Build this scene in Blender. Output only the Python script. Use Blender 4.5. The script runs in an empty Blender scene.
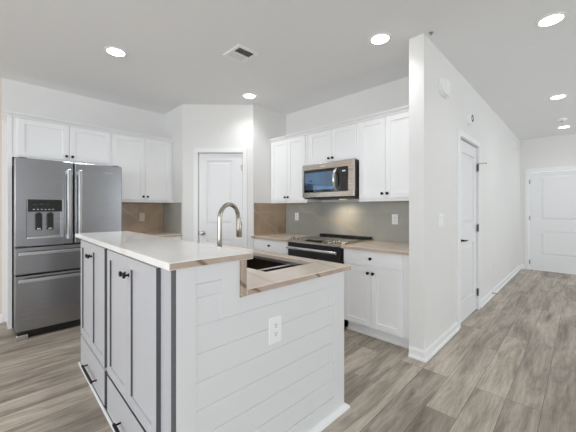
import bpy, bmesh, math, random
from mathutils import Vector, Matrix
C = bpy.context.scene.collection
S = bpy.context.scene
R = math.radians
PI = math.pi
random.seed(4)

# ------------------------------------------------------------------ camera
cam_d = bpy.data.cameras.new('camera'); cam = bpy.data.objects.new('camera', cam_d); C.objects.link(cam)
cam_d.sensor_width = 36; cam_d.lens = 297 / 576 * 36; cam_d.shift_y = -7 / 576
cam_d.clip_start = 0.02
cam.location = (0, 0, 1.27)
cam.rotation_euler = (R(90), 0, math.atan(294 / 297) - R(90))
S.camera = cam

# ------------------------------------------------------------------ world, exposure, fill light at added windows
w = bpy.data.worlds.new('sky'); S.world = w; w.use_nodes = True
bg = w.node_tree.nodes['Background']; bg.inputs[0].default_value = (0.80, 0.90, 1.0, 1); bg.inputs[1].default_value = 1.6
S.view_settings.view_transform = 'Standard'; S.view_settings.look = 'None'
S.view_settings.gamma = 1; S.view_settings.use_curve_mapping = False
S.view_settings.exposure = 0.08
S.cycles.diffuse_bounces = 8
WIN_W = 38        # watts of fill light per added window
LAMP_W = 11        # watts per recessed lamp
def area(name, loc, rot, sx, sy, power, col=(1, 1, 1), spread=180):
    d = bpy.data.lights.new(name, 'AREA'); d.shape = 'RECTANGLE'; d.size = sx; d.size_y = sy
    d.energy = power; d.color = col; d.spread = R(spread)
    o = bpy.data.objects.new(name, d); C.objects.link(o); o.location = loc; o.rotation_euler = rot
    return o
FILL_COL = (0.90, 0.955, 1.0)
# unseen window openings added for light behind the camera: (centre along wall)
WB = (-1.6, 0.6, 2.8)          # in the wall x = -4.5
WR = (-2.9, -1.0, 4.2, 6.2)         # in the wall y = -3.6
for y in WB: area('window_fill', (-4.42, y, 1.55), (0, R(-105), 0), 1.7, 1.4, WIN_W, FILL_COL)  # added area fills, tilted upward to brighten the ceiling
for x in WR: area('window_fill', (x, -3.52, 1.55), (R(105), 0, 0), 1.4, 1.7, WIN_W * .62, FILL_COL)

# ------------------------------------------------------------------ materials
def lin(c):
    return tuple(((v / 255) / 12.92 if v / 255 <= .04045 else ((v / 255 + .055) / 1.055) ** 2.4) for v in c) + (1,)
def mat(name, rgb, rough=.5, metal=0, spec=.5, noise=0, nscale=6, bump=0, bscale=200, coat=0):
    m = bpy.data.materials.new(name); m.use_nodes = True
    nt = m.node_tree; b = nt.nodes['Principled BSDF']
    b.inputs['Base Color'].default_value = lin(rgb)
    b.inputs['Roughness'].default_value = rough; b.inputs['Metallic'].default_value = metal
    b.inputs['Specular IOR Level'].default_value = spec; b.inputs['Coat Weight'].default_value = coat
    tc = nt.nodes.new('ShaderNodeTexCoord')
    if noise:
        n = nt.nodes.new('ShaderNodeTexNoise'); n.inputs['Scale'].default_value = nscale; n.inputs['Detail'].default_value = 3
        mx = nt.nodes.new('ShaderNodeMix'); mx.data_type = 'RGBA'
        a = lin(rgb); mx.inputs[6].default_value = tuple(v * (1 - noise) for v in a[:3]) + (1,)
        mx.inputs[7].default_value = tuple(min(1, v * (1 + noise)) for v in a[:3]) + (1,)
        nt.links.new(tc.outputs['Object'], n.inputs['Vector']); nt.links.new(n.outputs['Fac'], mx.inputs[0])
        nt.links.new(mx.outputs[2], b.inputs['Base Color'])
    if bump:
        n = nt.nodes.new('ShaderNodeTexNoise'); n.inputs['Scale'].default_value = bscale
        bp = nt.nodes.new('ShaderNodeBump'); bp.inputs['Strength'].default_value = bump; bp.inputs['Distance'].default_value = .002
        nt.links.new(tc.outputs['Object'], n.inputs['Vector']); nt.links.new(n.outputs['Fac'], bp.inputs['Height'])
        nt.links.new(bp.outputs['Normal'], b.inputs['Normal'])
    return m
def emis(name, rgb, strength):
    m = bpy.data.materials.new(name); m.use_nodes = True; nt = m.node_tree
    b = nt.nodes['Principled BSDF']; b.inputs['Base Color'].default_value = lin(rgb)
    b.inputs['Emission Color'].default_value = lin(rgb); b.inputs['Emission Strength'].default_value = strength
    return m
def floor_mat():
    m = bpy.data.materials.new('plank_floor'); m.use_nodes = True; nt = m.node_tree; N = nt.nodes; L = nt.links
    b = N['Principled BSDF']; tc = N.new('ShaderNodeTexCoord')
    br = N.new('ShaderNodeTexBrick'); br.offset = .37; br.offset_frequency = 3; br.squash = 1
    br.inputs['Scale'].default_value = 1; br.inputs['Brick Width'].default_value = 1.22; br.inputs['Row Height'].default_value = .18
    br.inputs['Mortar Size'].default_value = .0014; br.inputs['Mortar Smooth'].default_value = .3
    br.inputs['Color1'].default_value = (0, 0, 0, 1); br.inputs['Color2'].default_value = (1, 1, 1, 1); br.inputs['Mortar'].default_value = (.5, .5, .5, 1)
    L.new(tc.outputs['Object'], br.inputs['Vector'])
    val = N.new('ShaderNodeSeparateColor'); L.new(br.outputs['Color'], val.inputs[0])
    w4 = N.new('ShaderNodeMath'); w4.operation = 'MULTIPLY'; w4.inputs[1].default_value = 37; L.new(val.outputs[0], w4.inputs[0])
    def grain(sx, sy, detail, rough, dist):
        mp = N.new('ShaderNodeMapping'); mp.inputs['Scale'].default_value = (sx, sy, 1); L.new(tc.outputs['Object'], mp.inputs['Vector'])
        n = N.new('ShaderNodeTexNoise'); n.noise_dimensions = '4D'; n.inputs['Scale'].default_value = 1; n.inputs['Detail'].default_value = detail
        n.inputs['Roughness'].default_value = rough; n.inputs['Distortion'].default_value = dist
        L.new(mp.outputs[0], n.inputs['Vector']); L.new(w4.outputs[0], n.inputs['W']); return n
    g1 = grain(1.3, 9, 6, .66, .7); g2 = grain(9, 110, 3, .6, .5); g3 = grain(.9, 2.4, 2, .5, .3)
    ramp = N.new('ShaderNodeValToRGB'); e = ramp.color_ramp.elements
    e[0].position = .27; e[0].color = lin((112, 101, 90)); e[1].position = .74; e[1].color = lin((206, 195, 181))
    k = e.new(.44); k.color = lin((164, 153, 139)); k = e.new(.55); k.color = lin((188, 177, 163))
    L.new(g1.outputs['Fac'], ramp.inputs[0])
    def mulmix(col, fac_socket, lo, hi):
        mr = N.new('ShaderNodeMapRange'); mr.inputs['From Min'].default_value = .25; mr.inputs['From Max'].default_value = .75
        mr.inputs['To Min'].default_value = lo; mr.inputs['To Max'].default_value = hi
        L.new(fac_socket, mr.inputs['Value'])
        mx = N.new('ShaderNodeMix'); mx.data_type = 'RGBA'; mx.blend_type = 'MULTIPLY'; mx.inputs[0].default_value = 1
        L.new(col, mx.inputs[6]); L.new(mr.outputs[0], mx.inputs[7]); return mx.outputs[2]
    c = mulmix(ramp.outputs[0], g2.outputs['Fac'], .80, 1.18)
    c = mulmix(c, g3.outputs['Fac'], .86, 1.10)
    mpw = N.new('ShaderNodeMapping'); mpw.inputs['Scale'].default_value = (.16, 1, 1); L.new(tc.outputs['Object'], mpw.inputs['Vector'])
    off = N.new('ShaderNodeVectorMath'); off.operation = 'ADD'; cx = N.new('ShaderNodeCombineXYZ'); L.new(w4.outputs[0], cx.inputs[2]); L.new(mpw.outputs[0], off.inputs[0]); L.new(cx.outputs[0], off.inputs[1])
    wv = N.new('ShaderNodeTexWave'); wv.bands_direction = 'Y'; wv.inputs['Scale'].default_value = 7; wv.inputs['Distortion'].default_value = 16; wv.inputs['Detail'].default_value = 2.5
    wv.inputs['Detail Scale'].default_value = .7; wv.inputs['Detail Roughness'].default_value = .55; L.new(off.outputs[0], wv.inputs['Vector'])
    c = mulmix(c, wv.outputs['Fac'], .93, 1.03)
    kn = grain(3.0, 22, 2, .5, .4)
    kr = N.new('ShaderNodeMapRange'); kr.inputs['From Min'].default_value = .66; kr.inputs['From Max'].default_value = .76; kr.inputs['To Min'].default_value = 1; kr.inputs['To Max'].default_value = .55; L.new(kn.outputs['Fac'], kr.inputs['Value'])
    mk = N.new('ShaderNodeMix'); mk.data_type = 'RGBA'; mk.blend_type = 'MULTIPLY'; mk.inputs[0].default_value = 1; L.new(c, mk.inputs[6]); L.new(kr.outputs[0], mk.inputs[7]); c = mk.outputs[2]
    mr = N.new('ShaderNodeMapRange'); mr.inputs['To Min'].default_value = .76; mr.inputs['To Max'].default_value = 1.14; L.new(val.outputs[0], mr.inputs['Value'])
    mx = N.new('ShaderNodeMix'); mx.data_type = 'RGBA'; mx.blend_type = 'MULTIPLY'; mx.inputs[0].default_value = 1
    L.new(c, mx.inputs[6]); L.new(mr.outputs[0], mx.inputs[7])
    mm = N.new('ShaderNodeMix'); mm.data_type = 'RGBA'; L.new(br.outputs['Fac'], mm.inputs[0]); L.new(mx.outputs[2], mm.inputs[6]); mm.inputs[7].default_value = lin((84, 75, 68))
    L.new(mm.outputs[2], b.inputs['Base Color']); b.inputs['Roughness'].default_value = .42; b.inputs['Specular IOR Level'].default_value = .35
    bp = N.new('ShaderNodeBump'); bp.inputs['Strength'].default_value = .15; bp.inputs['Distance'].default_value = .002
    L.new(g2.outputs['Fac'], bp.inputs['Height']); L.new(bp.outputs[0], b.inputs['Normal'])
    return m
def stone(name, base, dark, vein, rough=.2, scale=1.5, rot=.6, vein_w=.03, tile=None, joint=(150, 146, 140), axis='xz', amount=1.0):
    m = bpy.data.materials.new(name); m.use_nodes = True; nt = m.node_tree; N = nt.nodes; L = nt.links
    b = N['Principled BSDF']; tc = N.new('ShaderNodeTexCoord')
    mp = N.new('ShaderNodeMapping'); mp.inputs['Rotation'].default_value = (rot, rot * .7, rot); L.new(tc.outputs['Object'], mp.inputs['Vector'])
    n = N.new('ShaderNodeTexNoise'); n.inputs['Scale'].default_value = scale * 1.6; n.inputs['Detail'].default_value = 5; n.inputs['Distortion'].default_value = .6
    L.new(mp.outputs[0], n.inputs['Vector'])
    r = N.new('ShaderNodeValToRGB'); r.color_ramp.elements[0].position = .35; r.color_ramp.elements[0].color = lin(dark)
    r.color_ramp.elements[1].position = .62; r.color_ramp.elements[1].color = lin(base); L.new(n.outputs['Fac'], r.inputs[0])
    wv = N.new('ShaderNodeTexWave'); wv.inputs['Scale'].default_value = scale * .6; wv.inputs['Distortion'].default_value = 2.6; wv.inputs['Detail'].default_value = 3
    wv.inputs['Detail Scale'].default_value = 1.2
    L.new(mp.outputs[0], wv.inputs['Vector'])
    r2 = N.new('ShaderNodeValToRGB'); r2.color_ramp.elements[0].position = 0; r2.color_ramp.elements[0].color = (amount,) * 3 + (1,)
    r2.color_ramp.elements[1].position = vein_w; r2.color_ramp.elements[1].color = (0, 0, 0, 1); L.new(wv.outputs['Fac'], r2.inputs[0])
    mx = N.new('ShaderNodeMix'); mx.data_type = 'RGBA'; L.new(r2.outputs[0], mx.inputs[0]); L.new(r.outputs[0], mx.inputs[6]); mx.inputs[7].default_value = lin(vein)
    out = mx.outputs[2]
    if tile:
        sp = N.new('ShaderNodeSeparateXYZ'); L.new(tc.outputs['Object'], sp.inputs[0]); cb = N.new('ShaderNodeCombineXYZ')
        L.new(sp.outputs[0 if axis[0] == 'x' else 1], cb.inputs[0]); L.new(sp.outputs[2], cb.inputs[1])
        br = N.new('ShaderNodeTexBrick'); br.inputs['Scale'].default_value = 1; br.inputs['Brick Width'].default_value = tile[0]; br.inputs['Row Height'].default_value = tile[1]
        br.inputs['Mortar Size'].default_value = .0016; br.inputs['Color1'].default_value = (.86, .86, .86, 1); br.inputs['Color2'].default_value = (1.08, 1.06, 1.04, 1); br.inputs['Mortar'].default_value = (1, 1, 1, 1)
        L.new(cb.outputs[0], br.inputs['Vector'])
        m1 = N.new('ShaderNodeMix'); m1.data_type = 'RGBA'; m1.blend_type = 'MULTIPLY'; m1.inputs[0].default_value = 1; L.new(out, m1.inputs[6]); L.new(br.outputs['Color'], m1.inputs[7])
        m2 = N.new('ShaderNodeMix'); m2.data_type = 'RGBA'; L.new(br.outputs['Fac'], m2.inputs[0]); L.new(m1.outputs[2], m2.inputs[6]); m2.inputs[7].default_value = lin(joint)
        out = m2.outputs[2]
    L.new(out, b.inputs['Base Color']); b.inputs['Roughness'].default_value = rough; b.inputs['Specular IOR Level'].default_value = .75
    return m
def steel(name, rgb, rough=.28, stretch=(300, 300, 2)):
    m = mat(name, rgb, rough, 1.0); nt = m.node_tree; N = nt.nodes; L = nt.links; b = N['Principled BSDF']
    tc = N.new('ShaderNodeTexCoord'); mp = N.new('ShaderNodeMapping'); mp.inputs['Scale'].default_value = stretch
    n = N.new('ShaderNodeTexNoise'); n.inputs['Scale'].default_value = 1; n.inputs['Detail'].default_value = 2
    L.new(tc.outputs['Object'], mp.inputs[0]); L.new(mp.outputs[0], n.inputs['Vector'])
    mr = N.new('ShaderNodeMapRange'); mr.inputs['To Min'].default_value = rough - .06; mr.inputs['To Max'].default_value = rough + .08
    L.new(n.outputs['Fac'], mr.inputs['Value']); L.new(mr.outputs[0], b.inputs['Roughness'])
    return m

M = dict(
    wall=mat('wall_paint', (232, 231, 229), .6, noise=.012, bump=.05, bscale=300),
    beige=mat('beige_wall_paint', (226, 212, 200), .6, noise=.012, bump=.05, bscale=300),
    ceil=mat('ceiling_paint', (238, 239, 240), .8, noise=.012, bump=.06, bscale=260),
    trim=mat('white_trim_paint', (240, 240, 240), .35, noise=.01),
    door=mat('white_door_paint', (236, 236, 237), .4, noise=.01),
    cab=mat('white_cabinet_paint', (246, 246, 247), .35, noise=.01),
    gray=mat('grey_cabinet_paint', (198, 198, 202), .4, noise=.012),
    edge=mat('edge_shade_grey', (84, 84, 88), .5, noise=.03),  # dark grey standing in for shade on island edges and recesses
    ship=mat('shiplap_paint', (226, 226, 227), .45, noise=.01),
    floor=floor_mat(),
    top=stone('sheen_whitened_marble', (252, 251, 249), (246, 244, 240), (232, 224, 214), .12, 1.1, .5, .02, amount=.5),  # white base stands in for the bright reflection on the cream stone
    cream=stone('cream_marble', (238, 224, 210), (228, 211, 196), (212, 192, 174), .14, 1.1, .5, .02, amount=.5),
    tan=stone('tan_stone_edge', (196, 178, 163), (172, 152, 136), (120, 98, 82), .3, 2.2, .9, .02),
    tile_g=stone('grey_marble_tile', (176, 178, 172), (158, 161, 155), (188, 176, 158), .22, .9, .7, .012, (.61, .305), (168, 168, 164), 'yz', .6),
    tile_b=stone('brown_marble_tile', (186, 163, 138), (156, 133, 108), (180, 164, 146), .25, 1.5, .8, .02, (.61, .305), (196, 182, 164), 'xz'),
    steel=steel('brushed_steel', (160, 161, 164), .24, (2, 2, 300)),
    bright=steel('polished_steel', (214, 214, 216), .2, (60, 60, 60)),
    nickel=steel('brushed_nickel', (176, 170, 160), .2, (80, 80, 80)),
    bronze=mat('black_hardware', (26, 25, 25), .38, .6, noise=.05),
    black=mat('black_plastic', (18, 18, 19), .4, noise=.05),
    glass=mat('black_glass', (8, 9, 11), .04, noise=.02, coat=.6),
    blue_glass=mat('blue_tinted_glass', (112, 138, 168), .04, .75, noise=.02),
    frame=steel('warm_light_steel', (206, 199, 190), .26, (2, 300, 300)),
    graph=mat('dark_grey_metal', (70, 71, 74), .45, .5, noise=.03),
    plate=mat('white_plastic', (244, 244, 244), .35, noise=.01),
    ivory=mat('ivory_plastic', (228, 214, 200), .35, noise=.01),
    slot=mat('slot_dark', (40, 40, 40), .6, noise=.02),
    sink=steel('dark_sink_steel', (104, 92, 82), .3, (40, 40, 40)),
    satin=steel('satin_steel', (190, 196, 204), .3, (40, 40, 40)),
    ventd=mat('vent_shadow_grey', (70, 70, 70), .7, noise=.04),
    lens=emis('lamp_lens', (255, 252, 246), 9),
    warm=emis('warm_lamp_lens', (255, 214, 160), 1.2),
    disp=emis('display_glow', (190, 205, 215), .35),
)

# ------------------------------------------------------------------ mesh helpers
def box(bm, x0, x1, y0, y1, z0, z1, bev=0, mi=0):
    r = bmesh.ops.create_cube(bm, size=1)
    vs = r['verts']
    for v in vs:
        v.co = Vector(((x0 + x1) / 2 + v.co.x * (x1 - x0), (y0 + y1) / 2 + v.co.y * (y1 - y0), (z0 + z1) / 2 + v.co.z * (z1 - z0)))
    fs = set(f for v in vs for f in v.link_faces)
    for f in fs: f.material_index = mi
    if bev:
        es = list({e for v in vs for e in v.link_edges})
        bmesh.ops.bevel(bm, geom=es, offset=bev, segments=2, affect='EDGES', profile=.5)
    return bm
def cone(bm, p0, p1, r0, r1=None, n=20, caps=True):
    r1 = r0 if r1 is None else r1
    p0 = Vector(p0); p1 = Vector(p1); d = p1 - p0
    mtx = Matrix.Translation((p0 + p1) / 2) @ d.to_track_quat('Z', 'Y').to_matrix().to_4x4()
    bmesh.ops.create_cone(bm, cap_ends=caps, segments=n, radius1=r0, radius2=r1, depth=d.length, matrix=mtx)
def lathe(bm, origin, axis, prof, n=24):
    """prof: (distance along the axis, radius)"""
    o = Vector(origin); q = Vector(axis).to_track_quat('Z', 'Y'); rings = []
    for t, r in prof:
        if r < 1e-6: rings.append([bm.verts.new(o + q @ Vector((0, 0, t)))])
        else: rings.append([bm.verts.new(o + q @ Vector((r * math.cos(2 * PI * k / n), r * math.sin(2 * PI * k / n), t))) for k in range(n)])
    for a, b in zip(rings, rings[1:]):
        for k in range(n):
            k2 = (k + 1) % n
            if len(a) == 1 and len(b) == 1: continue
            if len(a) == 1: bm.faces.new((a[0], b[k2], b[k]))
            elif len(b) == 1: bm.faces.new((a[k], a[k2], b[0]))
            else: bm.faces.new((a[k], a[k2], b[k2], b[k]))
def tube(bm, pts, r, n=14, caps=True):
    pts = [Vector(p) for p in pts]; rings = []; up = None
    for i, p in enumerate(pts):
        d = (pts[min(i + 1, len(pts) - 1)] - pts[max(i - 1, 0)]).normalized()
        if up is None: up = d.orthogonal().normalized()
        up = (up - d * up.dot(d)).normalized(); s = d.cross(up)
        rr = r[i] if isinstance(r, (list, tuple)) else r
        rings.append([bm.verts.new(p + (up * math.cos(2 * PI * k / n) + s * math.sin(2 * PI * k / n)) * rr) for k in range(n)])
    for a, b in zip(rings, rings[1:]):
        for k in range(n): bm.faces.new((a[k], a[(k + 1) % n], b[(k + 1) % n], b[k]))
    if caps: bm.faces.new(list(reversed(rings[0]))); bm.faces.new(rings[-1])
def prism(bm, poly, a, b, plane='xy', mi=0):
    """extrude polygon along the remaining axis from a to b"""
    def P(u, v, t):
        return {'xy': (u, v, t), 'xz': (u, t, v), 'yz': (t, u, v)}[plane]
    v0 = [bm.verts.new(P(u, v, a)) for u, v in poly]; v1 = [bm.verts.new(P(u, v, b)) for u, v in poly]
    fs = [bm.faces.new(v0), bm.faces.new(list(reversed(v1)))]
    n = len(poly)
    for k in range(n): fs.append(bm.faces.new((v0[k], v1[k], v1[(k + 1) % n], v0[(k + 1) % n])))
    for f in fs: f.material_index = mi
def raised(bm, x0, x1, z0, z1, yb, yt, inset):
    """a panel field raised from depth yb to depth yt (front is -y) with sloped sides"""
    a = [bm.verts.new(p) for p in ((x0, yb, z0), (x1, yb, z0), (x1, yb, z1), (x0, yb, z1))]
    i = inset
    b = [bm.verts.new(p) for p in ((x0 + i, yt, z0 + i), (x1 - i, yt, z0 + i), (x1 - i, yt, z1 - i), (x0 + i, yt, z1 - i))]
    bm.faces.new(b)
    for k in range(4): bm.faces.new((a[k], a[(k + 1) % 4], b[(k + 1) % 4], b[k]))
def nb(): return bmesh.new()
def obj(name, bm, m, parent=None, smooth=False):
    bmesh.ops.recalc_face_normals(bm, faces=bm.faces[:])
    me = bpy.data.meshes.new(name); bm.to_mesh(me); bm.free()
    for mm in (m if isinstance(m, (list, tuple)) else [m]): me.materials.append(mm)
    if smooth:
        for p in me.polygons: p.use_smooth = True
        me.set_sharp_from_angle(angle=R(35))
    o = bpy.data.objects.new(name, me); C.objects.link(o)
    if parent: o.parent = parent
    return o
def tag(o, label, cat, group=None, kind=None):
    o['label'] = label; o['category'] = cat
    if group: o['group'] = group
    if kind: o['kind'] = kind
    return o
def thing(name, label, cat, loc=(0, 0, 0), rz=0, group=None, kind=None):
    o = bpy.data.objects.new(name, None); C.objects.link(o); o.empty_display_size = .1
    o.location = loc; o.rotation_euler = (0, 0, rz)
    return tag(o, label, cat, group, kind)
def struct(name, bm, m, label, cat, smooth=False):
    return tag(obj(name, bm, m, None, smooth), label, cat, None, 'structure')
FX = R(-90)      # local -y faces world -x; local +x runs toward world -y
H = 2.74

# ------------------------------------------------------------------ room shell
X0, X1, Y0, Y1 = -4.5, 8.01, -3.6, 4.62
b = nb(); box(b, X0 - .12, X1 + .12, Y0 - .12, Y1 + .15, -.06, 0); struct('floor', b, M['floor'], 'grey brown wood plank floor running down the hall', 'floor')
b = nb(); box(b, X0 - .12, X1 + .12, Y0 - .12, Y1 + .15, H, H + .08); struct('ceiling', b, M['ceil'], 'flat pale grey ceiling with recessed lights', 'ceiling')
b = nb(); box(b, .11, 3.45, Y1, Y1 + .12, 0, H); struct('wall_fridge', b, M['wall'], 'white wall behind the refrigerator and cabinets', 'wall')
b = nb(); box(b, X0, .11, Y1 + .012, Y1 + .12, 0, H); struct('wall_left', b, M['beige'], 'beige wall at the left of the refrigerator panel', 'wall')
b = nb(); box(b, 3.28, 3.40, 1.065, 3.29, 0, H); struct('wall_range', b, M['wall'], 'white wall behind the range and microwave', 'wall')
# hall wall with its free end, pierced by the door
DX0, DX1, DZ = 3.563, 4.359, 2.05
b = nb()
prism(b, [(2.567, 0), (DX0, 0), (DX0, DZ), (DX1, DZ), (DX1, 0), (X1, 0), (X1, H), (2.567, H)], .94, 1.065, 'xz')
struct('wall_hall', b, M['wall'], 'white hallway wall with a free end beside the kitchen', 'wall')
b = nb(); box(b, DX0 - .05, DX1 + .05, 1.066, 1.075, 0, DZ + .05); struct('wall_closet', b, M['wall'], 'white closet lining behind the hallway door', 'wall')
b = nb()
EY0, EY1, EZ = -.135, .79, 2.045
prism(b, [(Y0, 0), (EY0, 0), (EY0, EZ), (EY1, EZ), (EY1, 0), (.94, 0), (.94, H), (Y0, H)], X1, X1 + .12, 'yz')
struct('wall_end', b, M['wall'], 'white wall at the far end of the hallway', 'wall')
# pantry corner
b = nb(); box(b, 1.925, 2.02, 3.99, Y1, 0, H); struct('wall_pantry_left', b, M['wall'], 'short white return wall beside the refrigerator counter', 'wall')
b = nb(); box(b, 2.625, 3.40, 3.29, 3.38, 0, H); struct('wall_pantry_right', b, M['wall'], 'short white return wall beside the range counter', 'wall')
PL = math.hypot(.70, .70)
b = nb()
ds0, ds1, dz = .222, .842, 2.06
prism(b, [(0, 0), (ds0, 0), (ds0, dz), (ds1, dz), (ds1, 0), (PL, 0), (PL, H), (0, H)], 0, .09, 'xz')
o = struct('wall_pantry', b, M['wall'], 'white angled corner wall holding the pantry door', 'wall')
o.location = (1.925, 3.99, 0); o.rotation_euler = (0, 0, R(-45))
# unseen back walls with window openings added for light (behind the camera)
def wall_with_windows(name, axis, at, lo, hi, centres, label):
    b = nb(); w2 = .7; z0, z1 = .7, 2.4
    def bx(a0, a1, z0_, z1_):
        if axis == 'x': box(b, at - .12, at, a0, a1, z0_, z1_)
        else: box(b, a0, a1, at - .12, at, z0_, z1_)
    bx(lo, hi, 0, z0); bx(lo, hi, z1, H); e = lo
    for c in centres: bx(e, c - w2, z0, z1); e = c + w2
    bx(e, hi, z0, z1)
    return struct(name, b, M['wall'], label, 'wall')
wall_with_windows('wall_back', 'x', X0, Y0, Y1, WB, 'white back wall of the living area with three added windows')
wall_with_windows('wall_right', 'y', Y0, X0, X1, WR, 'white side wall of the living area with four added windows')
wi = 0
for ax, cs in (('x', WB), ('y', WR)):
    for c in cs:
        wi += 1; b = nb()
        for a0, a1, z0, z1 in ((-.72, -.66, .68, 2.42), (.66, .72, .68, 2.42), (-.66, .66, .68, .74), (-.66, .66, 2.36, 2.42), (-.66, .66, 1.52, 1.57)):
            if ax == 'x': box(b, X0 - .09, X0 - .03, c + a0, c + a1, z0, z1)
            else: box(b, c + a0, c + a1, Y0 - .09, Y0 - .03, z0, z1)
        struct('window_%d' % wi, b, M['trim'], 'added white framed window number %s in the %s wall of the living area' % (['one','two','three','four'][cs.index(c)], 'back' if ax == 'x' else 'side'), 'window')

# baseboards with a quarter-round shoe, drawn along a path on the floor (the room is to the left of travel)
def run_profile(bm, path, prof):
    pts = [Vector((p[0], p[1])) for p in path]; n = len(pts); rings = []
    for i, p in enumerate(pts):
        ds = []
        if i > 0: ds.append((pts[i] - pts[i - 1]).normalized())
        if i < n - 1: ds.append((pts[i + 1] - pts[i]).normalized())
        ns = [Vector((-d.y, d.x)) for d in ds]
        mvec = ns[0] if len(ns) == 1 else (ns[0] + ns[1]) / (1 + ns[0].dot(ns[1]))
        rings.append([bm.verts.new((p.x + mvec.x * u, p.y + mvec.y * u, z)) for u, z in prof])
    k = len(prof)
    for a, c in zip(rings, rings[1:]):
        for j in range(k): bm.faces.new((a[j], a[(j + 1) % k], c[(j + 1) % k], c[j]))
    bm.faces.new(rings[0]); bm.faces.new(list(reversed(rings[-1])))
BASE = [(0, 0), (.026, 0), (.026, .012), (.020, .022), (.014, .024), (.014, .068), (.009, .080), (.006, .088), (0, .088)]
def baseboard(name, path, label):
    b = nb(); run_profile(b, path, BASE); return struct(name, b, M['trim'], label, 'baseboard')
baseboard('baseboard_hall', [(DX0 - .072, .94), (2.567, .94), (2.567, 1.062)][::1] and [(2.567, 1.062), (2.567, .94), (DX0 - .074, .94)][::-1], 'white baseboard wrapping the free end of the hallway wall')
baseboard('baseboard_hall_far', [(X1, .94), (DX1 + .074, .94)], 'white baseboard between the hallway door and the far wall')
baseboard('baseboard_left', [(.11, Y1 + .012), (X0, Y1 + .012)], 'white baseboard under the beige wall')
baseboard('baseboard_end', [(X1, EY1 + .078), (X1, .925)], 'short white baseboard beside the end door')

# ------------------------------------------------------------------ doors
def panel_leaf(w_, h_, panels, t=.035):
    """leaf with front at y=0; moulded recessed panels"""
    b = nb()
    box(b, 0, w_, .014, t, 0, h_)
    xs = sorted({0, w_, *[p[0] for p in panels], *[p[1] for p in panels]})
    x0, x1 = panels[0][0], panels[0][1]
    box(b, 0, x0, 0, .014, 0, h_); box(b, x1, w_, 0, .014, 0, h_)
    zz = [0]
    for p in sorted(panels, key=lambda p: p[2]): zz += [p[2], p[3]]
    zz.append(h_)
    for a, c in zip(zz[::2], zz[1::2]): box(b, x0, x1, 0, .014, a, c)
    for p in panels: raised(b, p[0] + .012, p[1] - .012, p[2] + .012, p[3] - .012, .0138, .003, .035)
    return b
def casing(w_, h_, cw, ct=.016, gap=.004):
    b = nb()
    for x0, x1 in ((-cw - gap, -gap), (w_ + gap, w_ + cw + gap)):
        box(b, x0, x1, -ct, 0, 0, h_ + gap + cw, .003)
        box(b, x0 + cw * .55 if x0 < 0 else x0, x1 if x0 < 0 else x1 - cw * .55, -ct - .004, -ct + .001, 0, h_ + gap + cw * .45, .0015)
    box(b, -gap, w_ + gap, -ct, 0, h_ + gap, h_ + gap + cw, .003)
    box(b, -gap, w_ + gap, -ct - .004, -ct + .001, h_ + gap, h_ + gap + cw * .45, .0015)
    return b
def hinge(parent, x, z, m, y=-.004):
    b = nb(); cone(b, (x, y, z - .045), (x, y, z + .045), .007, n=10); cone(b, (x, y, z + .045), (x, y, z + .052), .005, .002, 10)
    box(b, x - .020, x + .020, y + .002, y + .006, z - .044, z + .044)
    return obj('hinge', b, m, parent, True)

# pantry door
d = thing('door_1', 'white two panel pantry door in the angled corner wall', 'door', (1.925 + ds0 * .70711, 3.99 - ds0 * .70711, 0), R(-45), None, 'structure')
W_ = ds1 - ds0
lf = obj('door_leaf', panel_leaf(W_ - .008, 2.045, [(.112, .47, 1.045, 1.945), (.112, .47, .20, .835)]), M['door'], d); lf.location = (.004, .012, .008)
obj('casing', casing(W_, dz, .06), M['trim'], d)
b = nb(); lathe(b, (.062, .012, .93), (0, -1, 0), [(0, .0), (.0, .030), (.006, .030), (.010, .014), (.030, .012), (.036, .024), (.050, .028), (.062, .020), (.066, 0)])
obj('door_handle', b, M['nickel'], d, True)
b = nb(); box(b, .0005, .006, .004, .014, .90, .96); obj('strike_plate', b, M['graph'], d)
for z in (1.85, 1.08, .22): hinge(d, W_ - .004, z, M['nickel'], .006)

# hallway door
W_ = DX1 - DX0
d = thing('door_2', 'narrow looking white two panel door in the hallway wall', 'door', (DX0, .94, 0), 0, None, 'structure')
lf = obj('door_leaf', panel_leaf(W_ - .012, 2.03, [(.13, W_ - .14, 1.09, 1.90), (.13, W_ - .14, .22, .855)]), M['door'], d); lf.location = (.006, .010, .008)
obj('casing', casing(W_, DZ, .066), M['trim'], d)
b = nb(); lathe(b, (.07, .010, .925), (0, -1, 0), [(0, 0), (0, .030), (.008, .030), (.012, .012), (.040, .011), (.040, 0)])
tube(b, [(.07, -.026, .925), (.07, -.034, .925), (.09, -.040, .925), (.17, -.040, .922)], [.010, .010, .009, .007], 10)
obj('door_handle', b, M['bronze'], d, True)
for z in (1.79, 1.03, .22): hinge(d, W_ - .004, z, M['graph'], -.006)
b = nb(); tube(b, [(W_ - .004, -.008, 1.845), (W_ + .01, -.05, 1.845), (W_ + .03, -.085, 1.845)], .004, 8); cone(b, (W_ + .03, -.085, 1.845), (W_ + .034, -.093, 1.845), .008, n=10)
obj('door_stop', b, M['nickel'], d, True)

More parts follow.
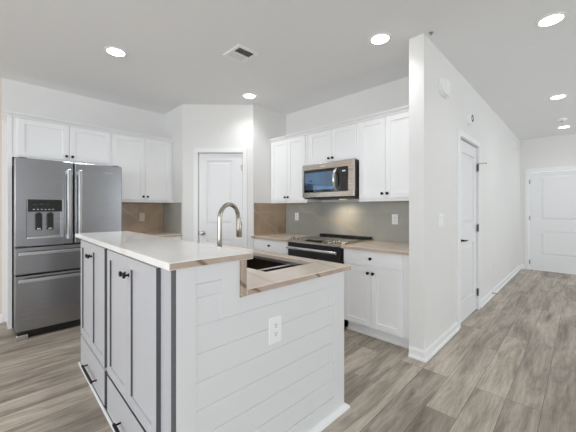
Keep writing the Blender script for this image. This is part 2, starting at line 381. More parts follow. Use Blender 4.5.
# end door
W_ = EY1 - EY0
d = thing('door_3', 'wide white two panel door at the end of the hallway', 'door', (X1, EY1, 0), FX, None, 'structure')
lf = obj('door_leaf', panel_leaf(W_ - .012, 2.025, [(.175, W_ - .175, 1.035, 1.955), (.175, W_ - .175, .31, .80)]), M['door'], d); lf.location = (.006, .014, .008)
obj('casing', casing(W_, EZ, .062), M['trim'], d)
for z in (1.84, 1.08, .16): hinge(d, -.002, z, M['nickel'], .002)
b = nb(); lathe(b, (W_ - .07, .014, .95), (0, -1, 0), [(0, 0), (0, .03), (.008, .03), (.012, .012), (.036, .012), (.042, .026), (.056, .028), (.066, 0)])
obj('door_handle', b, M['nickel'], d, True)
b = nb(); box(b, .0, W_, -.004, .02, 0, .010, .002); obj('threshold', b, M['trim'], d)

# ------------------------------------------------------------------ cabinets
def shaker(w_, h_, fr=.056, t=.02, rec=.011, bev=.001):
    """door or drawer front, lower left corner at 0, front at y=0"""
    b = nb()
    box(b, fr - .004, w_ - fr + .004, rec, t - .002, fr - .004, h_ - fr + .004)
    box(b, 0, fr, 0, t, 0, h_, bev); box(b, w_ - fr, w_, 0, t, 0, h_, bev)
    box(b, fr, w_ - fr, 0, t, 0, fr, bev); box(b, fr, w_ - fr, 0, t, h_ - fr, h_, bev)
    return b
def slab_front(w_, h_, t=.02):
    b = nb(); box(b, 0, w_, 0, t, 0, h_, .002); return b
def knob(parent, x, z, m=None, y=0):
    b = nb(); lathe(b, (x, y, z), (0, -1, 0), [(0, 0), (0, .009), (.003, .009), (.005, .0055), (.014, .005), (.018, .012), (.024, .0155), (.029, .013), (.031, 0)], 20)
    return obj('knob', b, m or M['bronze'], parent, True)
def front(parent, kind, x, z, w_, h_, m, kx=None, kz=None, **kw):
    b = shaker(w_, h_, **kw) if kind == 'door' else slab_front(w_, h_)
    o = obj(kind, b, m, parent); o.location = (x, 0, z)
    if kx is not None: knob(o, kx - x, kz - z)
    return o
CG = 'white shaker wall cabinets'; BG = 'white base cabinets'
def wall_cab(label, loc, rz, W, D, z0, z1, doors, dz0, dz1, kz, fill=None):
    t = thing('wall_cabinet', label, 'cabinet', loc, rz, CG)
    b = nb(); box(b, 0, W, .02, D, z0, z1, .001)
    box(b, 0, W, .012, .024, z0 - .012, z0 + .012, .002)
    obj('body', b, M['cab'], t)
    n = len(doors)
    for i, (a, c) in enumerate(doors):
        kx = c - .027 if i % 2 == 0 else a + .027
        front(t, 'door', a, dz0, c - a, dz1 - dz0, M['cab'], kx, kz)
    return t
# fridge wall (front plane of the doors y = 4.295)
FY = 4.295
wall_cab('short white wall cabinet above the refrigerator', (.181, FY, 0), 0, .933, Y1 - FY - .002, 1.838, 2.262, [(.044, .492), (.496, .924)], 1.846, 2.245, 1.885)
wall_cab('tall white wall cabinet beside the refrigerator over brown tile', (1.115, FY, 0), 0, .808, Y1 - FY - .002, 1.375, 2.262, [(.02, .413), (.417, .772)], 1.395, 2.245, 1.44)
b = nb(); box(b, .146, .180, 4.305, Y1 - .002, 0, 2.262, .001)
tag(obj('fridge_panel', b, M['cab']), 'narrow white side panel standing left of the refrigerator', 'panel')
CROWN = [(0, 0), (-.012, 0), (-.012, .012), (-.026, .030), (-.036, .034), (-.036, .048), (0, .048)]
def crown(name, path, z, label):
    b = nb(); run_profile(b, path, [(-u, v + z) for u, v in CROWN]); o = struct(name, b, M['trim'], label, 'trim'); return o
# travel so that the room is on the left
crown('trim_1', [(1.924, FY + .012), (.148, FY + .012), (.148, Y1 - .002)], 2.250, 'white crown moulding on the cabinets above the refrigerator')
# range wall (door fronts at x = 2.95)
RX = 2.95
def ry(y): return (RX, y, 0)
wall_cab('white wall cabinet left of the microwave beside the pantry corner', ry(3.286), FX, .708, 3.278 - RX, 1.365, 2.262, [(.012, .345), (.349, .676)], 1.388, 2.245, 1.435)
wall_cab('short white wall cabinet directly above the microwave', ry(2.572), FX, .770, 3.278 - RX, 1.835, 2.262, [(.035, .392), (.396, .745)], 1.85, 2.245, 1.892)
wall_cab('white wall cabinet right of the microwave beside the hallway wall end', ry(1.800), FX, .732, 3.278 - RX, 1.365, 2.262, [(.01, .322), (.326, .65)], 1.388, 2.245, 1.435)
crown('trim_2', [(RX + .012, 1.068), (RX + .012, 3.286)], 2.250, 'white crown moulding on the cabinets above the range')

def base_cab(label, loc, rz, W, D, top, drawers, doors, dsplit=(.118, .700, .716, .858), toe=.075, m='cab', shoe=True):
    t = thing('base_cabinet', label, 'cabinet', loc, rz, BG)
    b = nb(); box(b, 0, W, .02, D, .112, top, .001); box(b, 0, W, toe, toe + .02, 0, .112); box(b, 0, .018, toe, D, 0, .112); box(b, W - .018, W, toe, D, 0, .112)
    obj('body', b, M[m], t)
    if shoe:
        b = nb(); box(b, 0, W, toe - .012, toe, 0, .02, .004); obj('shoe_moulding', b, M['trim'], t)
    for a, c in drawers: front(t, 'drawer', a, dsplit[2], c - a, dsplit[3] - dsplit[2], M[m], (a + c) / 2, (dsplit[2] + dsplit[3]) / 2)
    for i, (a, c) in enumerate(doors):
        front(t, 'door', a, dsplit[0], c - a, dsplit[1] - dsplit[0], M[m], c - .025 if i % 2 == 0 else a + .025, dsplit[1] - .055)
    return t
BX = 2.615   # front plane of the base fronts
base_cab('white base cabinet left of the range with a single drawer', (BX, 3.286, 0), FX, .706, 3.278 - BX, .862, [(.02, .694)], [(.02, .355), (.359, .694)])
base_cab('white base cabinet right of the range with one drawer over two doors', (BX, 1.778, 0), FX, .708, 3.278 - BX, .862, [(.008, .636)], [(.008, .320), (.324, .636)])
base_cab('white base cabinet under the counter beside the refrigerator', (1.118, 4.0, 0), 0, .804, Y1 - 4.0 - .002, .886, [(.01, .79)], [(.01, .398), (.402, .79)])

# countertops
def counter(name, label, x0, x1, y0, y1, z0, z1, cat='countertop', hole=None, tan_axis='y', stone_='cream'):
    b = nb()
    if hole:
        hx0, hx1, hy0, hy1 = hole
        # ring built from an outer and an inner loop so that the top is one surface
        def loop(xa, xb, ya, yb, z): return [b.verts.new(p) for p in ((xa, ya, z), (xb, ya, z), (xb, yb, z), (xa, yb, z))]
        ot, ob = loop(x0, x1, y0, y1, z1), loop(x0, x1, y0, y1, z0); it, ib = loop(hx0, hx1, hy0, hy1, z1), loop(hx0, hx1, hy0, hy1, z0)
        for k in range(4):
            j = (k + 1) % 4
            b.faces.new((ot[k], ot[j], it[j], it[k])); b.faces.new((ob[k], ib[k], ib[j], ob[j]))
            b.faces.new((ot[k], ob[k], ob[j], ot[j])); b.faces.new((it[k], it[j], ib[j], ib[k]))
    else: box(b, x0, x1, y0, y1, z0, z1)
    bmesh.ops.recalc_face_normals(b, faces=b.faces[:])
    for f in b.faces:
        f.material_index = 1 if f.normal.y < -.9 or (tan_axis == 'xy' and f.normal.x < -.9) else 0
    vs = [e for e in b.edges if len(e.link_faces) == 2 and e.calc_face_angle(0) > 1]
    bmesh.ops.bevel(b, geom=vs, offset=.003, segments=2, affect='EDGES', profile=.5)
    return tag(obj(name, b, [M[stone_], M['tan']]), label, cat)
counter('countertop', 'cream stone countertop left of the range', 2.588, 3.278, 2.578, 3.288, .864, .894, tan_axis='xy')
counter('countertop', 'cream stone countertop right of the range', 2.575, 3.278, 1.068, 1.778, .864, .894, tan_axis='xy')
counter('countertop', 'cream stone countertop beside the refrigerator', 1.116, 1.923, 3.99, Y1 - .002, .888, .918)

# tile backsplashes
b = nb(); box(b, 3.270, 3.279, 1.068, 3.288, .895, 1.363); tag(obj('backsplash', b, M['tile_g']), 'grey marble tile backsplash behind the range', 'backsplash')
b = nb(); box(b, 2.640, 3.269, 3.281, 3.2895, .895, 1.356); tag(obj('backsplash', b, M['tile_b']), 'brown marble tile backsplash panel beside the pantry door at the range counter', 'backsplash')
b = nb(); box(b, 1.116, 1.914, 4.611, 4.6195, .919, 1.362); tag(obj('backsplash', b, M['tile_b']), 'brown marble tile backsplash right of the refrigerator', 'backsplash')
b = nb(); box(b, 1.916, 1.9245, 4.02, 4.6195, .919, 1.362); tag(obj('backsplash', b, M['tile_g']), 'grey marble tile return at the end of the refrigerator counter', 'backsplash')

# ------------------------------------------------------------------ refrigerator
t = thing('refrigerator', 'stainless steel french door refrigerator with water dispenser', 'refrigerator', (.178, 3.84, 0), 0)
FW = .93
b = nb(); box(b, .012, FW - .006, .072, .755, .03, 1.755, .004); obj('body', b, M['graph'], t)
b = nb(); box(b, .03, FW - .03, .06, .10, .0, .075, .003)
for k in range(5): box(b, .10, FW - .10, .055, .062, .012 + k * .012, .018 + k * .012)
obj('grille', b, M['black'], t)
for x in (.012, FW - .10):
    b = nb(); box(b, x, x + .088, .015, .09, .0, .045, .006); obj('foot', b, M['bright'], t)
for x in (.03, FW - .09):
    b = nb(); box(b, x, x + .06, .02, .14, 1.756, 1.775, .004); obj('hinge_cover', b, M['graph'], t)
def slab(x0, x1, z0, z1):
    b = nb(); box(b, x0, x1, 0, .07, z0, z1, .008); return b
# left door with a dispenser opening
dx0, dx1, dzb, dzt = .088, .368, .978, 1.365
b = nb()
box(b, 0, dx0, 0, .07, .905, 1.765, .006); box(b, dx1, .458, 0, .07, .905, 1.765, .006)
box(b, dx0 - .008, dx1 + .008, .0005, .07, dzt, 1.7645); box(b, dx0 - .008, dx1 + .008, .0005, .07, .9055, dzb); box(b, dx0, dx1, .056, .07, dzb, dzt)
ld = obj('door', b, M['steel'], t)
dp = obj('dispenser', (lambda b: (box(b, dx0, dx1, .050, .056, dzb, 1.24), box(b, dx0, dx0 + .006, .002, .056, dzb, dzt), box(b, dx1 - .006, dx1, .002, .056, dzb, dzt), b)[-1])(nb()), M['steel'], ld)
b = nb(); box(b, dx0 + .004, dx1 - .004, -.001, .054, 1.245, dzt - .002, .003); s = obj('control_panel', b, M['glass'], ld)
for k in range(6): b = nb(); box(b, dx0 + .045 + k * .030, dx0 + .060 + k * .030, -.0022, -.0008, 1.262, 1.270); obj('button', b, M['satin'], s)
for k in range(3): b = nb(); box(b, dx0 + .05 + k * .05, dx0 + .075 + k * .05, -.0022, -.0008, 1.31, 1.322); obj('indicator', b, M['graph'], s)
for x in (.155, .245):
    b = nb(); box(b, x, x + .052, .022, .030, 1.06, 1.225, .004); box(b, x + .012, x + .04, .026, .052, 1.19, 1.235)
    p = obj('paddle', b, M['black'], ld); b = nb(); box(b, x + .012, x + .04, .018, .023, 1.065, 1.08, .002); obj('paddle_tip', b, M['bright'], p)
b = nb(); box(b, dx0, dx1, -.006, .055, dzb - .004, dzb + .018, .004)
for k in range(9): box(b, dx0 + .03 + k * .026, dx0 + .04 + k * .026, .006, .045, dzb + .016, dzb + .0195)
obj('drip_tray', b, M['bright'], ld)
rd = obj('door', slab(.471, FW, .905, 1.765), M['steel'], t)
def bar(parent, p0, p1, wide, name='handle'):
    """flat bar handle held by two posts"""
    b = nb(); p0 = Vector(p0); p1 = Vector(p1); d_ = (p1 - p0).normalized()
    v = abs(d_.z) > .5
    if v:
        box(b, p0.x - wide / 2, p0.x + wide / 2, -.062, -.046, p0.z, p1.z, .006)
        for z in (p0.z + .03, p1.z - .03): box(b, p0.x - wide * .4, p0.x + wide * .4, -.048, .002, z - .022, z + .022, .004)
    else:
        box(b, p0.x, p1.x, -.062, -.046, p0.z - wide / 2, p0.z + wide / 2, .006)
        for x in (p0.x + .03, p1.x - .03): box(b, x - .022, x + .022, -.048, .002, p0.z - wide * .4, p0.z + wide * .4, .004)
    return obj(name, b, M['bright'], parent)
bar(ld, (.418, 0, .955), (.418, 0, 1.685), .034)
bar(rd, (.514, 0, .955), (.514, 0, 1.685), .034)
b = nb()
for k, ww in enumerate((.012, .006, .004, .006, .004, .006, .008, .006, .004)):
    x = .752 + k * .0095; box(b, x, x + ww, -.0015, .0005, 1.672, 1.686 if k in (0, 1, 4, 8) else 1.681)
obj('emblem', b, M['bright'], rd)
dr = obj('drawer', slab(0, FW, .632, .893), M['steel'], t); bar(dr, (.025, 0, .838), (FW - .025, 0, .838), .034)
dr = obj('drawer', slab(0, FW, .082, .620), M['steel'], t); bar(dr, (.025, 0, .578), (FW - .025, 0, .578), .034)
b = nb(); box(b, .02, .12, .01, .06, .8935, .9045); obj('centre_hinge', b, M['graph'], t)

# ------------------------------------------------------------------ microwave
MW = .764
t = thing('microwave', 'stainless over-the-range microwave with black glass door', 'microwave', (2.86, 2.570, 0), FX)
b = nb(); box(b, 0, MW, .03, 3.278 - 2.86, 1.408, 1.832, .002); obj('body', b, M['black'], t)
b = nb(); box(b, 0, MW, .0, .032, 1.757, 1.830, .004)
for k in range(26): box(b, .05 + k * .026, .068 + k * .026, -.0012, .002, 1.812, 1.818)
obj('vent_panel', b, M['frame'], t)
b = nb(); box(b, 0, MW, 0, .032, 1.415, 1.475, .004); box(b, 0, .030, 0, .032, 1.475, 1.757); box(b, MW - .068, MW, 0, .032, 1.475, 1.757)
box(b, .03, MW - .068, .012, .03, 1.47, 1.76)
dd = obj('door', b, M['frame'], t)
b = nb(); box(b, .030, MW - .215, -.002, .014, 1.477, 1.755, .003); wn = obj('door_glass', b, M['glass'], dd); b = nb(); box(b, .050, MW - .235, -.0032, -.001, 1.506, 1.722, .001); obj('window', b, M['blue_glass'], wn)
b = nb(); box(b, MW - .212, MW - .070, -.002, .014, 1.477, 1.755, .003); cp = obj('control_panel', b, M['glass'], t)
b = nb(); box(b, MW - .150, MW - .105, -.0032, -.0015, 1.70, 1.716)
obj('display', b, M['disp'], cp)
for r_ in range(4):
    for c_ in range(3): b = nb(); box(b, MW - .156 + c_ * .024, MW - .146 + c_ * .024, -.0028, -.0015, 1.515 + r_ * .038, 1.520 + r_ * .038); obj('button', b, M['graph'], cp)
b = nb(); pts = [(MW - .232, -.004 - .052 * math.sin(PI * k / 12) ** .7 if 0 < k < 12 else .004, 1.49 + .25 * k / 12) for k in range(13)]
tube(b, pts, .017, 12); obj('handle', b, M['bright'], dd, True)
b = nb(); box(b, .30, .318, -.0018, .001, 1.782, 1.798, .0006); box(b, .324, .372, -.0018, .001, 1.785, 1.795, .0006); obj('emblem', b, M['plate'], t)
b = nb(); box(b, .03, MW - .03, .02, .38, 1.398, 1.409, .003)
for k in range(2): box(b, .08 + k * .36, .34 + k * .36, .16, .34, 1.394, 1.399)
obj('underside_grille', b, M['graph'], t)
b = nb(); box(b, .38, .46, .28, .33, 1.391, 1.399, .001); obj('lamp_lens', b, M['warm'], t)
area('microwave_lamp', (2.86 + .20, 2.570 - .42, 1.380), (0, R(-12), 0), .10, .22, 1.2, (1, .78, .54), 130)

# ------------------------------------------------------------------ range
RW = .788
t = thing('range', 'slide-in stainless and black glass range with front knobs', 'range', (2.595, 2.572, .008), FX)
b = nb(); box(b, .004, RW - .004, .03, 3.268 - 2.595, .06, .872, .002); box(b, .03, RW - .03, .06, .64, -.008, .06); obj('body', b, M['black'], t)
b = nb(); box(b, -.004, RW + .004, .06, .672, .880, .900, .003); box(b, .0, RW, .03, .66, .872, .882); obj('cooktop_frame', b, M['nickel'], t)
b = nb(); box(b, .030, RW - .030, .115, .600, .897, .9035, .002); ct = obj('glass_cooktop', b, M['glass'], t)
for i, (x, y, r_) in enumerate(((.20, .24, .10), (.59, .24, .115), (.20, .46, .075), (.59, .46, .09), (.395, .47, .06))):
    b = nb()
    for rr in (r_, r_ * .72): lathe(b, (x, y, .9034), (0, 0, 1), [(0, rr - .002), (.0006, rr - .002), (.0006, rr), (0, rr)], 36)
    obj('burner_ring', b, M['graph'], ct)
b = nb(); box(b, .01, RW - .01, .605, .667, .899, .925, .005)
for k in range(18): box(b, .05 + k * .037, .076 + k * .037, .615, .655, .9245, .9262)
obj('rear_vent', b, M['black'], t)
# sloped control fascia
b = nb(); prism(b, [(-.012, .862), (-.012, .880), (.085, .906), (.12, .906), (.12, .862)], 0, RW, 'yz'); cf = obj('control_panel', b, M['frame'], t)
q = Vector((0, -.026, .097)).normalized()
b = nb(); v = [(.26, .010), (.50, .010), (.50, .075), (.26, .075)]
vs = [b.verts.new((x, y, .880 + (y + .012) * .268 + .0012)) for x, y in v]; b.faces.new(vs); bmesh.ops.solidify(b, geom=b.faces[:], thickness=.001)
obj('touch_display', b, M['glass'], cf)
for x in (.050, .120, .600, .670, .738):
    b = nb(); y = .035; z = .880 + (y + .012) * .268
    lathe(b, (x, y, z), (0, -.26, .966), [(0, 0), (0, .026), (.005, .026), (.007, .021), (.024, .019), (.027, .016), (.027, 0)], 22)
    k_ = obj('knob', b, M['nickel'], cf, True)
    b = nb(); lathe(b, (x, y - .0066, z + .0245), (0, -.26, .966), [(0, .017), (.004, .016), (.0045, .0)], 22); obj('knob_cap', b, M['bright'], k_, True)
b = nb(); box(b, .006, RW - .006, -.004, .030, .235, .858, .004); od = obj('oven_door', b, M['black'], t)
b = nb(); box(b, .09, RW - .09, -.0055, -.002, .36, .70, .002); obj('window', b, M['glass'], od)
b = nb(); tube(b, [(.035, -.052, .800), (RW - .035, -.052, .800)], .016, 16)
for x in (.06, RW - .06): tube(b, [(x, .0, .800), (x, -.052, .800)], .011, 10)
obj('handle', b, M['bright'], od, True)
b = nb(); box(b, .006, RW - .006, -.002, .030, .065, .225, .004); dw = obj('drawer', b, M['nickel'], t)

# ------------------------------------------------------------------ island
IT = 1.040
def island_cab(label, y_far, W, doors, dr_x):
    """grey cabinet facing the dining side; local x runs toward the camera"""
    t = thing('island_cabinet', label, 'cabinet', (.50, y_far, 0), FX, 'grey island cabinets')
    b = nb(); box(b, 0, W, .02, .298, .0, IT, .001); obj('body', b, M['gray'], t)
    for i, (a, c) in enumerate(doors):
        o = front(t, 'door', a, .262, c - a, 1.018 - .262, M['gray'], c - .028 if i == 0 else a + .028, .93, fr=.055, rec=.010)
        b = nb(); box(b, .055, .0565, .0006, .0096, .055, 1.018 - .262 - .055); obj('edge_shade', b, M['edge'], o)  # recess shade built as a dark strip on one side
        if i == 1:
            b = nb(); box(b, c - a, c - a + .0015, .0008, .0195, 0, 1.018 - .262); obj('edge_shade', b, M['edge'], o)  # near door edge darkened to stand for shade
    a, c = dr_x
    o = front(t, 'drawer', a, .022, c - a, .242 - .022, M['gray'])
    b = nb(); box(b, c - a, c - a + .0015, .0008, .0195, 0, .22); obj('edge_shade', b, M['edge'], o)  # same painted shade on the near edge of the drawer
    if c > .8: b = nb(); box(b, 0, c - a, .0008, .007, .22, .2215); obj('edge_shade', b, M['edge'], o)  # shadow line painted along the drawer top
    mid = (c - a) / 2 + .03; L = .15
    b = nb(); tube(b, [(mid - L, -.032, .078), (mid + L, -.032, .078)], .0085, 12)
    for x in (mid - L + .012, mid + L - .012): tube(b, [(x, .0, .078), (x, -.032, .078)], .0055, 10)
    obj('handle', b, M['bronze'], o, True)
    return t
island_cab('grey island cabinet at the end nearer the refrigerator', 2.925, .80, [(.02, .394), (.398, .775)], (.02, .775))
island_cab('grey island cabinet at the end nearer the shiplap side', 2.122, .976, [(.04, .432), (.436, .832)], (.04, .832))
b = nb(); box(b, .486, .499, 1.146, 2.925, 0, .022, .006); tag(obj('shoe_moulding', b, M['trim']), 'white shoe moulding along the foot of the grey island cabinets', 'moulding')
# sink cabinet behind the raised part
t = thing('sink_cabinet', 'white island sink cabinet under the lower counter', 'cabinet', (1.602, 1.145, 0), R(90))
W = 1.78
b = nb(); box(b, 0, W, .02, .750, .10, .16); box(b, 0, .018, .02, .750, .16, .872); box(b, W - .018, W, .02, .750, .0, .872); box(b, 0, W, .736, .750, .1, .872); box(b, 0, W, .0195, .0255, .10, .872); box(b, 0, W, .075, .095, 0, .10)
obj('body', b, M['cab'], t)
for k in range(4):
    a = .012 + k * .440
    front(t, 'door', a, .118, .436, .58, M['cab'], a + (.409 if k % 2 == 0 else .027), .64)
    front(t, 'drawer', a, .716, .436, .142, M['cab'])
# shiplap panel
t = thing('shiplap_panel', 'white shiplap panel covering the end of the island', 'panel', (0, 1.10, 0), 0)
ix0, ix1 = .505, 1.602
b = nb()
zs = [.114, .226, .340, .454, .568, .683, .799]
for a, c in zip(zs, zs[1:]): box(b, .587, 1.494, .004, .02, a + .0016, c - .0016, .001)
for a, c in zip([.799, .912, .968], [.912, .968, .969]):
    if c - a > .02: box(b, .587, .7035, .004, .02, a + .0016, c - .0016, .001)
box(b, .587, 1.494, .0075, .022, .10, .868); box(b, .587, .79, .0075, .022, .868, .97)
obj('planks', b, M['ship'], t)
b = nb()
prism(b, [(ix0, 0), (ix1, 0), (ix1, .872), (.798, .872), (.798, IT), (ix0, IT), (ix0, .0)][:-1], .0205, .044, 'xz')
box(b, ix0, .587, 0, .021, 0, IT, .0008); box(b, 1.494, ix1, 0, .021, 0, .872, .0008); box(b, .587, 1.494, 0, .021, 0, .1135, .0008)
box(b, .7035, 1.494, .0006, .021, .8, .872); box(b, .7035, .798, .0006, .021, .872, IT); box(b, .587, .704, .0006, .021, .969, IT)
obj('frame', b, M['ship'], t)
b = nb(); box(b, ix0 - .0015, ix0, .001, .044, 0, IT - .001); obj('edge_shade', b, M['edge'], t)  # shaded corner gap painted as a dark strip
b = nb(); run_profile(b, [(ix1 + .0, .04), (ix1 + .0, 0.0), (ix0 - .001, 0.0)][::-1] and [(ix1, .044), (ix1, 0), (ix0, 0)], [(0, 0), (.027, 0), (.027, .006), (.022, .018), (.010, .026), (0, .028)])
obj('shoe_moulding', b, M['trim'], t)
# counters
counter('countertop', 'raised stone bar top on the island with painted white sheen', .470, .862, 1.085, 2.955, IT, 1.070, stone_='top')
SX0, SX1, SY0, SY1 = 1.13, 1.568, 1.315, 2.06
counter('countertop', 'lower cream stone countertop of the island with cut-out for the sink', 0.828, 1.660, 1.085, 2.955, .876, .906, hole=(SX0, SX1, SY0, SY1))
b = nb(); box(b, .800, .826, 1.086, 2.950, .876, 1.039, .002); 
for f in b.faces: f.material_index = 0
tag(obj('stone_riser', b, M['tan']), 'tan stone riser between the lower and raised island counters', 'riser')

# sink
t = thing('sink', 'double bowl stainless sink set under the island counter', 'sink', (0, 0, 0), 0)
def bowl(x0, x1, y0, y1, z0, z1, r=.03):
    b = nb()
    def ring(xa, xb, ya, yb, z, rr):
        pts = []
        for cx, cy, a0 in ((xb - rr, yb - rr, 0), (xa + rr, yb - rr, 90), (xa + rr, ya + rr, 180), (xb - rr, ya + rr, 270)):
            for k in range(5): a = R(a0 + k * 22.5); pts.append(b.verts.new((cx + rr * math.cos(a), cy + rr * math.sin(a), z)))
        return pts
    rs = [ring(x0 - .012, x1 + .012, y0 - .012, y1 + .012, z0 - .012, r), ring(x0 - .012, x1 + .012, y0 - .012, y1 + .012, z1, r), ring(x0, x1, y0, y1, z1, r), ring(x0, x1, y0, y1, z0 + .03, r), ring(x0 + .02, x1 - .02, y0 + .02, y1 - .02, z0, r)]
    n = len(rs[0])
    for a, c in zip(rs, rs[1:]):
        for k in range(n): b.faces.new((a[k], a[(k + 1) % n], c[(k + 1) % n], c[k]))
    b.faces.new(rs[-1]); b.faces.new(list(reversed(rs[0])))
    return b
YM = 1.54
obj('bowl', bowl(SX0 + .005, SX1 - .012, SY0 + .005, YM - .012, .69, .861), M['sink'], t, True)
obj('bowl', bowl(SX0 + .005, SX1 - .012, YM + .012, SY1 - .005, .69, .861), M['sink'], t, True)
b = nb()
for x0, x1, y0, y1 in ((SX0 - .02, SX0 - .001, SY0 - .02, SY1 + .02), (SX1 + .0005, SX1 + .0065, SY0 - .02, SY1 + .02), (SX0 - .001, SX1 + .001, SY0 - .02, SY0 - .001), (SX0 - .001, SX1 + .001, SY1 + .001, SY1 + .02)):
    box(b, x0, x1, y0, y1, .852, .875)
obj('rim', b, M['satin'], t)
b = nb(); box(b, SX0 + .006, SX1 - .006, YM - .011, YM + .011, .852, .866, .004); obj('divider', b, M['bright'], t)
for y in ((SY0 + YM) / 2, (SY1 + YM) / 2):
    b = nb(); lathe(b, ((SX0 + SX1) / 2, y, .6905), (0, 0, 1), [(0, 0), (0, .045), (.003, .043), (.003, .03), (.001, .028), (.001, 0)], 24); obj('drain', b, M['bright'], t, True)

# faucet
FB = Vector((.965, 1.545, .906)); ang = R(17)
t = t_faucet = thing('faucet', 'tall curved brushed nickel pull-down kitchen faucet', 'faucet', FB, ang)
b = nb(); lathe(b, (0, 0, 0), (0, 0, 1), [(0, 0), (0, .028), (.006, .027), (.010, .022), (.05, .020), (.10, .019), (.13, .0165), (.135, .0145), (.135, 0)], 24); obj('base', b, M['nickel'], t, True)
rad = .088; top_z = .405 - .012 - rad
pts = [(0, 0, .12), (0, 0, .2), (0, 0, top_z)] + [(rad - rad * math.cos(R(a)), 0, top_z + rad * math.sin(R(a))) for a in range(12, 169, 12)]
e = (rad - rad * math.cos(R(168)), 0, top_z + rad * math.sin(R(168)))
pts += [(e[0] + .004, 0, e[2] - .03)]
b = nb(); tube(b, pts, .0135, 18); obj('gooseneck', b, M['nickel'], t, True)
b = nb(); p0 = Vector(pts[-1]); tube(b, [p0 + Vector((-.001, 0, .012)), p0 + Vector((.001, 0, -.002)), p0 + Vector((.004, 0, -.05)), p0 + Vector((.007, 0, -.105)), p0 + Vector((.0072, 0, -.112))], [.0145, .0155, .0175, .019, .016], 18); obj('spray_head', b, M['nickel'], t, True)
b = nb(); tube(b, [(0, -.018, .07), (0, -.035, .072), (.002, -.06, .085), (.004, -.10, .10)], [.011, .009, .007, .0055], 12); obj('handle', b, M['nickel'], t, True)

# the island stands about a degree off the room's axes
TURN = Matrix.Translation((.47, 1.10, 0)) @ Matrix.Rotation(R(-1.0), 4, 'Z') @ Matrix.Translation((-.47, -1.10, 0))
def turn(o): o.matrix_world = TURN @ o.matrix_basis
# ------------------------------------------------------------------ outlets and switches
OG = 'white outlets and switches'
def outlet(label, loc, rz, m='plate', kind='outlet', w_=.072, h_=.116, rockers=0):
    t = thing('wall_outlet' if kind == 'outlet' else 'light_switch', label, kind, loc, rz, OG)
    b = nb(); box(b, -w_ / 2, w_ / 2, -.006, 0, -h_ / 2, h_ / 2, .002); obj('plate', b, M[m], t)
    if kind == 'outlet':
        for z in (-.021, .021):
            b = nb(); lathe(b, (0, -.0055, z), (0, -1, 0), [(0, 0), (0, .0165), (.002, .0165), (.0025, .0155), (.0025, 0)], 20); s = obj('socket', b, M[m], t)
            b = nb(); box(b, -.0075, -.005, -.0086, -.0079, z - .001, z + .009); box(b, .005, .0075, -.0086, -.0079, z - .001, z + .008); cone(b, (0, -.0079, z - .008), (0, -.0086, z - .008), .0028, n=10); obj('slots', b, M['slot'], s)
    else:
        for k in range(rockers):
            x = (k - (rockers - 1) / 2) * .046
            b = nb(); prism(b, [(-.006, -.034), (-.009, -.030), (-.0125, .033), (-.006, .034)], x - .0165, x + .0165, 'yz'); obj('rocker', b, M[m], t)
    return t
outlet('white outlet on the grey tile left of the range', (3.269, 3.047, 1.157), FX)
outlet('white outlet on the grey tile right of the range', (3.269, 1.516, 1.152), FX)
outlet('ivory outlet on the brown tile beside the refrigerator', (1.598, 4.610, 1.151), 0, 'ivory')
outlet('white outlet on the white shiplap end of the island', (1.012, 1.1035, .667), 0, w_=.082, h_=.132)
outlet('white two rocker switch on the hallway wall left of the door', (2.985, .9395, 1.168), 0, kind='switch', w_=.116, h_=.12, rockers=2)
outlet('white outlet low on the hallway wall beyond the narrow door', (5.33, .9395, .42), 0)
b = nb(); pts = []
for k in range(61):
    a = k * PI / 4; pts.append((5.15 + .007 * math.cos(a), .925 - .055 * k / 60, .052 + .007 * math.sin(a)))
tube(b, pts, .0022, 6); cone(b, (5.15, .8705, .052), (5.15, .858, .052), .009, n=12); cone(b, (5.15, .927, .052), (5.15, .921, .052), .011, n=12)
tag(obj('spring_door_stop', b, M['nickel'], None, True), 'small spring door stop on the hallway baseboard', 'door stop')

# ------------------------------------------------------------------ ceiling and wall fixtures
def downlight(x, y, label, k=1.0):
    t = thing('recessed_light', label, 'ceiling light', (x, y, H), 0, 'recessed ceiling lights')
    b = nb(); lathe(b, (0, 0, 0), (0, 0, -1), [(0, .098), (.004, .097), (.006, .092), (.005, .080), (.003, .071), (.0, .071)], 40); obj('trim_ring', b, M['trim'], t, True)
    b = nb(); lathe(b, (0, 0, -.0015), (0, 0, -1), [(0, .072), (.003, .072), (.0045, .05), (.005, 0)], 36); obj('lens', b, M['lens'], t, True)
    d = bpy.data.lights.new('recessed_lamp', 'SPOT'); d.energy = LAMP_W * 4 * k; d.spot_size = R(140); d.spot_blend = 1; d.shadow_soft_size = .07; d.color = (.97, .985, 1)
    o = bpy.data.objects.new('recessed_lamp', d); C.objects.link(o); o.location = (x, y, H - .03)
downlight(.843, 3.101, 'round recessed light above the refrigerator side of the island')
downlight(2.385, 1.241, 'round recessed light near the free end of the hallway wall', .4)
downlight(2.393, 3.074, 'round recessed light in front of the pantry corner', .42)
downlight(3.081, .171, 'round recessed light at the start of the hallway, largest of the hallway three', .25)
downlight(5.263, .224, 'round recessed light halfway along the hallway', .25)
downlight(7.265, .229, 'round recessed light nearest the end door of the hallway', .25)
t = thing('ceiling_vent', 'square white ceiling vent with dark louvres above the island', 'vent', (1.685, 2.30, H), 0)
b = nb(); sx, sy = .115, .130
for x0, x1, y0, y1 in ((-sx, sx, -sy, -sy + .03), (-sx, sx, sy - .03, sy), (-sx, -sx + .03, -sy + .03, sy - .03), (sx - .03, sx, -sy + .03, sy - .03), (-sx + .03, sx - .03, -.008, .008)):
    box(b, x0, x1, y0, y1, -.012, 0, .002)
obj('frame', b, M['trim'], t)
b = nb(); box(b, -sx + .02, sx - .02, -sy + .02, sy - .02, -.003, -.001); obj('backing', b, M['ventd'], t)
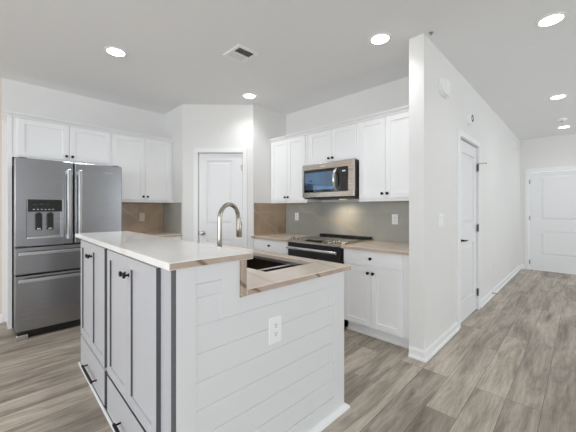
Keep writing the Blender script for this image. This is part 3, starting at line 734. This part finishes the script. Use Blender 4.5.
for sgn in (-1, 1):
    for k in range(6):
        yc = sgn * (.018 + k * .0155); b = nb(); dy = -.0052 * sgn
        prism(b, [(yc - dy - .0006, -.011), (yc - dy + .0006, -.011), (yc + dy + .0006, -.003), (yc + dy - .0006, -.003)], -sx + .03, sx - .03, 'yz'); obj('louvre', b, M['trim'], t)
t = thing('smoke_alarm', 'round white smoke alarm on the ceiling between two hallway lights', 'alarm', (6.596, .235, H), 0)
b = nb(); lathe(b, (0, 0, 0), (0, 0, -1), [(0, .0), (0, .068), (.012, .068), (.026, .060), (.034, .040), (.036, 0)], 32); obj('housing', b, M['plate'], t, True)
b = nb(); lathe(b, (0, 0, -.0355), (0, 0, -1), [(0, .018), (.003, .016), (.003, 0)], 20); obj('test_button', b, M['ventd'], t, True)
t = thing('smoke_alarm', 'round white alarm with dark vent on the wall above the hallway door', 'alarm', (3.93, .9395, 2.315), 0)
b = nb(); lathe(b, (0, 0, 0), (0, -1, 0), [(0, 0), (0, .072), (.014, .072), (.034, .062), (.042, .045), (.044, 0)], 32); obj('housing', b, M['plate'], t, True)
b = nb(); lathe(b, (0, -.0405, 0), (0, -1, 0), [(0, .044), (.004, .042), (.005, .025), (.002, .022), (.002, 0)], 24); obj('vent_ring', b, M['graph'], t, True)
t = thing('door_chime', 'white eight sided door chime box high on the hallway wall', 'door chime', (3.035, .9395, 2.415), 0)
def octo(b, hw, hh, c, y0, y1):
    prism(b, [(-hw + c, -hh), (hw - c, -hh), (hw, -hh + c), (hw, hh - c), (hw - c, hh), (-hw + c, hh), (-hw, hh - c), (-hw, -hh + c)], y0, y1, 'xz')
b = nb(); octo(b, .105, .08, .032, -.022, 0); obj('base', b, M['plate'], t)
b = nb(); octo(b, .096, .072, .030, -.040, -.023); obj('cover', b, M['plate'], t)
t = thing('wall_sensor', 'small white sensor high on the hallway wall near the far corner', 'sensor', (7.25, .9395, 2.505), 0)
b = nb(); box(b, -.03, .03, -.022, 0, -.055, .055, .004); obj('housing', b, M['plate'], t)
b = nb(); box(b, -.018, .018, -.025, -.021, -.01, .035, .003); obj('lens', b, M['ivory'], t)
b = nb(); lathe(b, (2.60, .895, H), (0, 0, -1), [(0, .018), (.004, .018), (.006, .008), (.02, .006), (.022, .0)], 16)
tag(obj('sprinkler_head', b, M['nickel'], None, True), 'tiny grey ceiling sprinkler at the free end of the hallway wall', 'sprinkler')
b = nb(); lathe(b, (3.507, .311, H), (0, 0, -1), [(0, .03), (.003, .03), (.005, .024), (.005, 0)], 24)
tag(obj('ceiling_disc', b, M['ceil'], None, True), 'small round disc flush on the hallway ceiling', 'ceiling disc')
for o in list(C.objects):
    if o.parent is None and (o.get('label') or '').find('island') >= 0 and o.get('kind') != 'structure' and not o.name.startswith(('recessed', 'ceiling')): turn(o)
turn(t_faucet)
